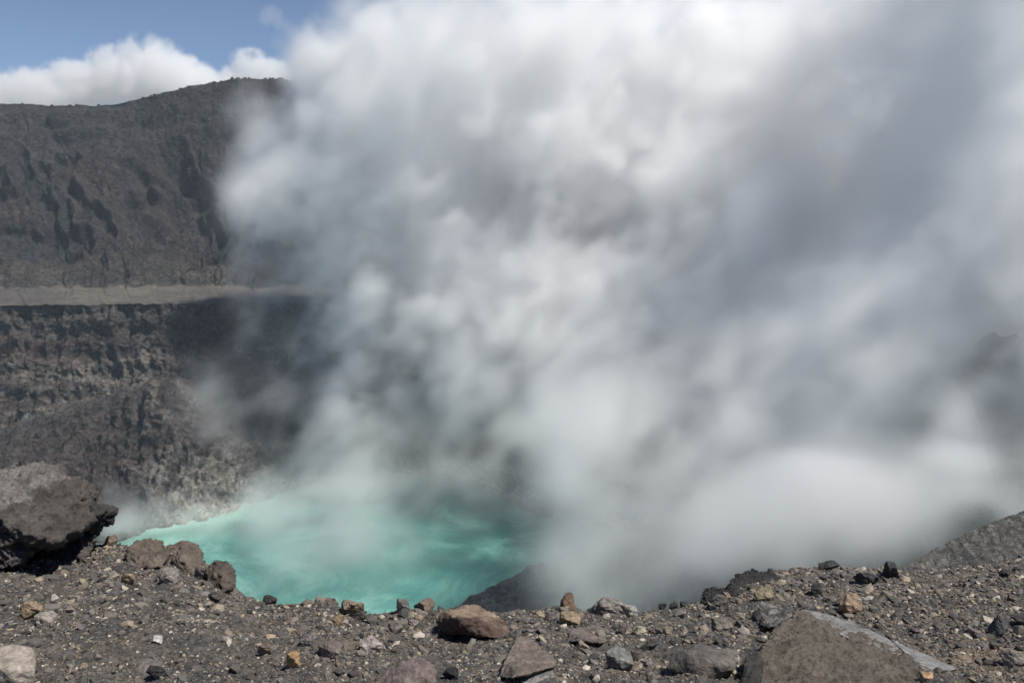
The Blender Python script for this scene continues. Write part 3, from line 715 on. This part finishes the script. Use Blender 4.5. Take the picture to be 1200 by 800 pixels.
world_rock('boulder', 'long flat reddish brown rock with a dark undercut at the lip', 'boulder', [
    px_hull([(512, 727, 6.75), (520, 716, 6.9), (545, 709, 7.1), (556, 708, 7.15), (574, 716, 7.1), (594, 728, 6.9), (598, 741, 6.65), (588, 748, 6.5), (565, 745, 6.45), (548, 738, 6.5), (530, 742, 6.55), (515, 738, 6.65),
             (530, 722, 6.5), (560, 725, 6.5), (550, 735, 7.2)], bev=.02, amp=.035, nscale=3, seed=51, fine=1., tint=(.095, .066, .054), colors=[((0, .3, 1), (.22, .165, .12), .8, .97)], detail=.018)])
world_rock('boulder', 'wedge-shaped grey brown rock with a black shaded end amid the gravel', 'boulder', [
    px_hull([(583, 793, 4.75), (590, 775, 4.95), (603, 750, 5.4), (610, 745, 5.55), (622, 746, 5.55), (652, 775, 4.95), (650, 781, 4.8), (606, 783, 4.72), (600, 794, 4.65), (630, 770, 5.5), (600, 780, 5.4), (606, 792, 5.25), (645, 788, 5.35)], foot=(600, 794, 4.65), lift=.12, bev=.015, amp=.02, nscale=3, seed=52, fine=.9, tint=(.15, .124, .105), colors=[((-1, -.4, 0), (.045, .042, .04), .3, .6)], detail=.015)])  # left end tinted near black: shade painted into the tint
world_rock('boulder', 'low grey brown rock with a sharp dark end behind the oval beige stone', 'boulder', [
    px_hull([(663, 752, 5.6), (667, 740, 5.75), (678, 734, 5.95), (700, 732, 6.1), (712, 738, 5.95), (716, 748, 5.7), (705, 753, 5.5), (684, 750, 5.45), (690, 745, 6.2), (680, 753, 6.0), (712, 753, 6.1)], foot=(684, 753, 5.5), lift=.10, bev=.02, amp=.03, nscale=4, seed=53, fine=.8, tint=(.13, .11, .098), colors=[((-1, -.4, 0), (.05, .047, .046), .5, .85)], detail=.015)])  # dark tint on left-facing faces paints the end in shade
world_rock('stone', 'upright brown stone standing like a tooth on the lip', 'stone', [
    px_hull([(654, 718, 6.75), (657, 704, 6.85), (661, 696, 6.9), (666, 694, 6.9), (671, 697, 6.9), (676, 717, 6.75), (668, 719, 6.6), (660, 706, 6.65), (666, 712, 7.05)], bev=.04, amp=.06, nscale=3, seed=54, fine=.9, tint=(.14, .095, .068), detail=.014)])

# stones one can point to: (x, foot y, width, height) in the photograph
R('boulder', 'big pale beige rock cut by the frame at the bottom corner', 'boulder', 2, 815, 84, 46, (.30, .25, .20), 61, boxy=.3, rough=.03, D=4.25, bev=.12)
R('boulder', 'smooth purple brown rock half buried at the bottom edge', 'boulder', 472, 806, 84, 18, (.15, .115, .105), 62, boxy=.3, bev=.1, sink=.8, D=4.3)
R('boulder', 'broad low grey brown rock rising smoothly out of ash', 'boulder', 824, 800, 92, 32, (.115, .10, .088), 63, boxy=.2, bev=.14, sink=.5, rough=.03, D=4.45)
R('boulder', 'flat pale grey rock barely showing at the bottom edge', 'boulder', 624, 806, 58, 12, (.20, .19, .175), 64, sink=1, D=4.3)
for a in [
    ('angular tan stone beside a smooth pale one below the huge boulder', 33, 727, 28, 19, (.28, .20, .12), 101),
    ('smooth pale grey stone touching the angular tan stone', 50, 732, 25, 10, (.27, .235, .205), 102),
    ('little flat cream stone above the pale grey one', 63, 709, 13, 8, PALE, 103),
    ('small flat buff stone with a twin lying just above', 81, 719, 13, 6, BEIGE, 104),
    ('blocky beige stone near the pale corner rock', 81, 790, 15, 9, BEIGE, 105),
    ('narrow buff stone next to the blocky beige stone', 97, 785, 11, 7, (.27, .21, .14), 106),
    ('flat pale chip lying above the narrow buff stone', 115, 776, 12, 6, BEIGE, 107),
    ('smooth mauve grey stone below the brown outcrop', 195, 684, 27, 14, (.21, .185, .165), 108),
    ('pointed tan stone among yellow grit below the outcrop', 149, 686, 18, 12, TAN, 109),
    ('brown knob of rock at the foot of the huge boulder', 129, 641, 16, 11, (.15, .115, .085), 110),
    ('leaning oval grey slab propped on the brown outcrop', 235, 682, 16, 18, (.125, .112, .102), 111),
    ('small dark round stone below the leaning slab', 250, 705, 16, 10, (.07, .064, .06), 112),
    ('small bright white stone on dark gravel', 184, 758, 12, 8, (.45, .42, .39), 113),
    ('cream disc of stone on the slope below the dark outcrop', 242, 734, 11, 5, (.40, .36, .30), 114),
    ('long flat pinkish stone on dark gravel', 265, 757, 15, 5, (.36, .30, .26), 115),
    ('flat mauve brown slab beside a black stone at the bottom', 168, 791, 40, 11, (.14, .12, .108), 116),
    ('angular black stone against the flat mauve slab', 183, 799, 27, 15, DARK, 117),
    ('small black pointed stone on the skyline above the lake', 315, 708, 17, 9, (.04, .034, .036), 118),
    ('tan and grey rock on the lip with a dark hollow', 412, 725, 32, 17, (.22, .165, .115), 119),
    ('dark grey angular stone under the tan lip rock', 421, 729, 19, 10, (.075, .067, .063), 120),
    ('rough yellow brown stone below the tan lip rock', 396, 735, 15, 12, (.27, .19, .10), 121),
    ('upright orange stone with a narrow tip', 343, 784, 17, 18, (.33, .20, .075), 122),
    ('flat reddish brown stone in dark ash', 309, 770, 19, 12, (.17, .12, .09), 123),
    ('mauve double stone with a brown lump in front', 387, 773, 32, 17, (.15, .115, .105), 124),
    ('smooth pinkish white stone with a mauve side', 436, 767, 36, 17, (.30, .255, .24), 125),
    ('dull grey stone above the orange stone', 358, 758, 17, 12, (.13, .12, .115), 126),
    ('grey knob of rock on the skyline above the lake', 472, 719, 17, 15, (.14, .128, .115), 127),
    ('low brown mound of rock on the skyline', 497, 719, 27, 13, (.16, .12, .09), 128),
    ('mauve brown cone of rock in front of the skyline', 463, 743, 20, 12, (.14, .115, .105), 129),
    ('pale rounded stone with a black shadow in front of the skyline', 484, 739, 16, 9, (.24, .20, .175), 130),
    ('glossy black stone in front of the smooth ash patch', 527, 799, 21, 12, (.024, .024, .026), 131),
    ('pale lump at the foot of the standing stone', 661, 722, 15, 9, (.20, .175, .14), 132),
    ('flat tan stone with a mauve flank below the standing stone', 668, 735, 27, 12, (.27, .20, .12), 133),
    ('dark angular stone to the side of the flat tan stone', 646, 729, 15, 9, (.10, .094, .093), 134),
    ('low pale rock with a white end on the lip', 712, 722, 44, 15, (.19, .17, .15), 135),
    ('white capped stone at the end of the low pale lip rock', 738, 724, 24, 12, (.28, .25, .225), 136),
    ('oval beige stone in front of the low grey brown rock', 683, 764, 20, 12, (.25, .205, .16), 137),
    ('grey green wedge of stone with a black end', 726, 789, 36, 19, (.155, .155, .145), 138),
    ('round mauve brown stone first in a line of ovals', 733, 745, 17, 11, (.16, .125, .108), 139),
    ('pale yellowish oval stone second in a line of ovals', 750, 745, 16, 8, (.32, .28, .20), 140),
    ('dark topped oval stone third in a line of ovals', 768, 744, 16, 10, (.17, .14, .12), 141),
    ('flat tan stone at the end of the line of ovals', 783, 745, 13, 8, (.25, .20, .14), 142),
    ('angular grey tan stone past the line of ovals', 800, 748, 15, 11, (.19, .16, .13), 143),
    ('small square grey stone beside the wedge rock', 695, 782, 14, 8, (.17, .16, .152), 144),
    ('round black pebble first on the lip below the steam', 777, 715, 11, 7, (.045, .043, .046), 145),
    ('black pebble second on the lip below the steam', 790, 714, 11, 7, (.045, .043, .046), 146),
    ('dark pebble third on the lip below the steam', 802, 712, 10, 6, (.05, .047, .048), 147),
    ('brown stone under the small black lava knob', 844, 713, 19, 13, (.11, .098, .085), 148),
    ('low grey stone amid rubble below the lava knob', 848, 740, 27, 11, (.15, .13, .112), 149),
    ('flat tan grey stone beside the dark wedge of rock', 866, 732, 22, 12, (.18, .155, .13), 150),
    ('white stone near the edge of the long slab', 861, 778, 13, 11, (.30, .26, .23), 151),
    ('black triangular stone in the smooth ash', 763, 764, 24, 10, (.06, .056, .054), 152),
    ('small black round stone near the grey green wedge', 744, 775, 11, 10, (.05, .045, .043), 153),
    ('small pale stone between the wedge and the buried rock', 760, 782, 11, 7, (.24, .22, .20), 154),
    ('olive tan block above the dark wedge of rock', 896, 703, 26, 14, (.20, .165, .105), 155),
    ('rounded tan stone with a dark face above the long slab', 999, 720, 30, 21, (.29, .205, .125), 156),
    ('dark leaning stone uphill of the rounded tan stone', 957, 700, 15, 17, (.05, .047, .046), 157),
    ('dark pointed rock on the slope near the black block', 1018, 688, 28, 16, (.055, .053, .053), 158),
    ('square black block standing on the skyline', 1046, 679, 22, 18, (.05, .047, .048), 159),
    ('flat black stone lying along the skyline', 975, 669, 27, 7, (.045, .043, .043), 160),
    ('jagged dark grey rock half sunk in brown ash', 1175, 748, 30, 20, (.07, .068, .07), 161),
    ('small tan stone below the jagged dark rock', 1145, 748, 11, 7, (.22, .175, .12), 162),
    ('dark stone at the frame edge uphill of the jagged rock', 1198, 735, 20, 10, (.055, .053, .052), 163),
    ('grey stone with an orange underside at the frame edge', 1193, 782, 30, 15, (.19, .165, .14), 164),
    ('dark stone high on the slope near the frame edge', 1179, 677, 15, 8, (.05, .047, .047), 165),
    ('dull reddish stone on the slope above the jagged rock', 1187, 708, 14, 8, (.11, .085, .078), 166),
    ('orange stone at the foot of the long slab', 1086, 798, 17, 9, (.36, .235, .12), 167),
]:
    lab, cx, by, w, h, tn, sd = a
    R('stone', lab, 'stone', cx, by, w, h, tn, sd, n=12 + sd % 7, detail=None)

HERO = [(o.location.x, o.location.y, max(o.dimensions.x, o.dimensions.y) / 2) for o in COL.objects if o.name.split('.')[0] in ('stone', 'boulder', 'rock_outcrop', 'lava_outcrop', 'rock_slab')]
HX = np.array(HERO)
HOB = [o for o in COL.objects if o.get('category') in ('stone', 'boulder', 'outcrop', 'slab')]
HPX = []
for o in HOB:
    q = np.array(o.location)
    dep = q[1] * cp - q[2] * sp_; HPX.append((CX + F * q[0] / dep, CY - F * (q[1] * sp_ + q[2] * cp) / dep))
HPX = np.array(HPX)
SHORT = [' '.join(o['label'].split()[:9]) for o in HOB]
SHORT = [re.split(r' (?:with|on|in|at|of|by|against|amid|beside|touching|below|above|under|uphill|behind|first|second|third|standing|near|lying|half|propped|among|next|rising|cut|barely|past|perched|crowning|to|that) ', x + ' ')[0].strip() for x in SHORT]

# ------------------------------------------------------------------ small stones: individuals that share meshes
KINDS = [((.062, .058, .057), 'small dark grey stone lying loose in the rim gravel', 'small dark grey stones in the gravel', .42),
         ((.125, .112, .102), 'small mid grey stone lying loose in the rim gravel', 'small mid grey stones in the gravel', .26),
         ((.13, .098, .08), 'small reddish brown stone lying loose in the rim gravel', 'small reddish brown stones in the gravel', .12),
         ((.22, .175, .125), 'small tan stone lying loose in the rim gravel', 'small tan stones in the gravel', .12),
         ((.33, .29, .25), 'small cream white stone lying loose in the rim gravel', 'small cream white stones in the gravel', .08)]
protos = []
for ki, (tn, lab, grp, wt) in enumerate(KINDS):
    lst = []
    for v in range(4):
        P_ = blob_points(11 + v, 500 + ki * 10 + v, (1, .85, .66), boxy=.45)
        co, fc, t = hull_rock(P_, 1.0, .05, .06, 2.5, 70 + ki * 4 + v, .5, None, tn, .25, detail=.16)
        me = mesh_np('stone', co, fc, t, M_gravel); lst.append(me)
    protos.append(lst)
r5 = np.random.default_rng(77)
n_s = 0; SCAT = []; CN = ['dark grey', 'mid grey', 'reddish brown', 'tan', 'cream white']
want = 225
tries = 0
pxs, pys = r5.uniform(-10, 1210, 4000), r5.uniform(640, 800, 4000)
gpos, miss = on_ground(pxs, pys)
first = {}
for i in range(len(pxs)):
    if n_s >= want: break
    if miss[i]: continue
    x, y, z = gpos[i]
    if np.any((HX[:, 0] - x) ** 2 + (HX[:, 1] - y) ** 2 < (HX[:, 2] * .8) ** 2): continue
    band_ = sstep(60, 15, abs(pys[i] - np.interp(pxs[i], [0, 300, 600, 900, 1200], [690, 725, 735, 715, 690])))
    if r5.random() > .35 + .65 * band_: continue
    ki = r5.choice(5, p=[k[3] for k in KINDS]); tn, lab, grp, _ = KINDS[ki]
    w = float(np.clip(r5.lognormal(2.02, .28), 6, 15)) * y / F
    me = protos[ki][r5.integers(4)]
    o = link('stone', me); sc = np.array([1, r5.uniform(.8, 1.1), r5.uniform(.7, 1.05)]) * w; o.scale = sc
    o.rotation_euler = (r5.uniform(-.3, .3), r5.uniform(-.3, .3), r5.uniform(0, 6.28))
    o.location = (x, y, z + sc[2] * .03)
    SCAT.append((o, ki, pxs[i], pys[i], w * F / y)); n_s += 1
LAB = {}; ORD = ['', 'second', 'third', 'fourth', 'fifth', 'sixth', 'seventh', 'eighth', 'ninth', 'tenth'] + ['next'] * 30
for o, ki, px, py, wp in SCAT:                       # say which landmark stone it lies by
    j = int(np.argmin((HPX[:, 0] - px) ** 2 + (2.2 * (HPX[:, 1] - py)) ** 2))
    dy = py - HPX[j, 1]
    rel = 'just below the' if dy > 7 else 'just above the' if dy < -7 else 'beside the'
    LAB[o.name] = (rel, j)
byk = {}
for q in SCAT: byk.setdefault((q[1],) + LAB[q[0].name], []).append(q)
for (ki, rel, j), lst in byk.items():
    lst.sort(key=lambda q: -q[4])
    for n_, q in enumerate(lst):
        sz = '' if len(lst) == 1 else ('largest ' if n_ == 0 else 'smallest ' if n_ == len(lst) - 1 else ORD[n_] + ' largest ')
        tag(q[0], f"{sz or 'small '}{CN[ki]} stone {rel} {SHORT[j]}", 'stone', KINDS[ki][2])


# ------------------------------------------------------------------ gravel nobody could count: one mesh of real little stones
bm = bmesh.new(); bmesh.ops.create_icosphere(bm, subdivisions=1, radius=1)
ico = np.array([v.co[:] for v in bm.verts]); icf = np.array([[v.index for v in f.verts] for f in bm.faces]); bm.free()
def gravel(name, n, smin, smed, smax, seed, label):
    r = np.random.default_rng(seed)
    s = r.uniform(-.80, .80, n * 3); y = np.sqrt(r.uniform(3.4 ** 2, 13.6 ** 2, n * 3))
    # thin out with distance (tiny stones far off cannot be seen) and in the smooth ash patches
    x = s * y; z, t, ov = ground_base(x, y)
    patch = fbm(np.stack([x * 1.3, y * 1.3, 0 * x + 4], -1), 3)
    keep = (ov < .25) & (r.random(n * 3) < np.clip(5.2 / y, 0, 1) ** 1.1) & (r.random(n * 3) < .25 + .75 * sstep(-.45, .1, patch))
    x, y = x[keep][:n], y[keep][:n]; n = len(x); z = ground_z(x, y)
    size = np.clip(np.exp(r.normal(np.log(smed), .6, n)), smin, smax) * np.clip(y / 5.5, .8, 1.8)
    var = ico[None] * (1 + .38 * r.uniform(-1, 1, (24, len(ico), 1)))
    var = np.sign(var) * np.abs(var) ** .85
    co = var[r.integers(0, 24, n)] * np.stack([r.uniform(.75, 1.25, n), r.uniform(.6, 1., n), r.uniform(.4, .8, n)], -1)[:, None, :] * (size / 2)[:, None, None]
    a = r.uniform(0, 6.283, n); ca, sa = np.cos(a)[:, None], np.sin(a)[:, None]
    X = co[..., 0] * ca - co[..., 1] * sa; Y = co[..., 0] * sa + co[..., 1] * ca
    tl = r.normal(0, .35, n)[:, None]; Z = co[..., 2] + X * tl
    co = np.stack([X + x[:, None], Y + y[:, None], Z + (z + size * .06)[:, None]], -1).reshape(-1, 3)
    pal = np.array([(.048, .045, .043), (.078, .071, .064), (.105, .095, .084), (.14, .122, .10), (.14, .105, .08), (.22, .175, .12), (.27, .20, .12), (.34, .29, .235), (.10, .085, .09)])
    pi = r.choice(len(pal), n, p=[.15, .22, .20, .14, .10, .07, .02, .06, .04] if smed > .02 else [.13, .18, .18, .14, .10, .11, .04, .11, .01])
    pal = pal.mean(1, keepdims=True) + (pal - pal.mean(1, keepdims=True)) * .78
    tn = pal[pi] * r.uniform(.75, 1.3, (n, 1))
    fc = (icf[None] + (np.arange(n) * len(ico))[:, None, None]).reshape(-1, 3)
    me = mesh_np(name, co, fc, np.repeat(tn, len(ico), 0), M_gravel, smooth=False)
    return tag(link(name, me), label, 'gravel', kind='stuff')
gravel('gravel', 17000, .014, .027, .11, 5, 'coarse loose volcanic gravel covering the crater lip')
bm = bmesh.new(); bmesh.ops.create_icosphere(bm, subdivisions=1, radius=1); bm.free()
t0 = np.array([[1, 0, -.5], [-.5, .87, -.5], [-.5, -.87, -.5], [0, 0, 1], [.3, .2, .6]])
ico = np.array([(-.53, 0, .85), (.53, 0, .85), (-.53, 0, -.85), (.53, 0, -.85), (0, .85, .53), (0, .85, -.53), (0, -.85, .53), (0, -.85, -.53), (.85, .53, 0), (-.85, .53, 0), (.85, -.53, 0), (-.85, -.53, 0)])
bm = bmesh.new()
for v in ico: bm.verts.new(v)
bmesh.ops.convex_hull(bm, input=bm.verts); bm.verts.index_update()
icf = np.array([[v.index for v in f.verts] for f in bm.faces]); bm.free()
gravel('grit', 80000, .007, .014, .028, 6, 'fine dark volcanic grit between the stones of the lip')

# ------------------------------------------------------------------ shrubs along the top of the far rim
m = bpy.data.materials.new('shrub_leaves'); m.use_nodes = True
b = m.node_tree.nodes['Principled BSDF']; b.inputs['Base Color'].default_value = (.035, .05, .022, 1); b.inputs['Roughness'].default_value = .8
shr = []
for v in range(4):
    r = np.random.default_rng(900 + v); n = 90
    c = r.normal(size=(n, 3)); c /= np.linalg.norm(c, axis=1, keepdims=True); c *= r.uniform(.45, 1, (n, 1)) * np.array([.55, .5, .5]); c[:, 2] += .5
    u = r.normal(size=(n, 3)); w_ = r.normal(size=(n, 3)); k = .13
    u *= k / np.linalg.norm(u, axis=1, keepdims=True); w_ *= k / np.linalg.norm(w_, axis=1, keepdims=True)
    q = np.stack([c - u - w_, c + u - w_, c + u + w_, c - u + w_], 1).reshape(-1, 3)
    shr.append(mesh_np('rim_shrub', q, np.arange(n * 4).reshape(-1, 4), None, m, smooth=False))
r = np.random.default_rng(31)
top = GR[cuts[2]]
for i in range(46):
    px = r.uniform(165, 345) if i < 38 else r.uniform(0, 165)
    j = int(np.argmin(np.abs(U - px))); h = r.uniform(1.0, 2.6) * (1 if r.random() > .12 else 1.5)
    o = link('rim_shrub', shr[i % 4]); o.scale = (h * 1.3, h * 1.2, h); o.rotation_euler = (0, 0, r.uniform(0, 6.28))
    o.location = tuple(top[j] + np.array([0, r.uniform(0, 4), -.25 * h]))
    tag(o, 'small dark green shrub growing on the skyline of the far rim', 'shrub', 'shrubs along the far crater rim')
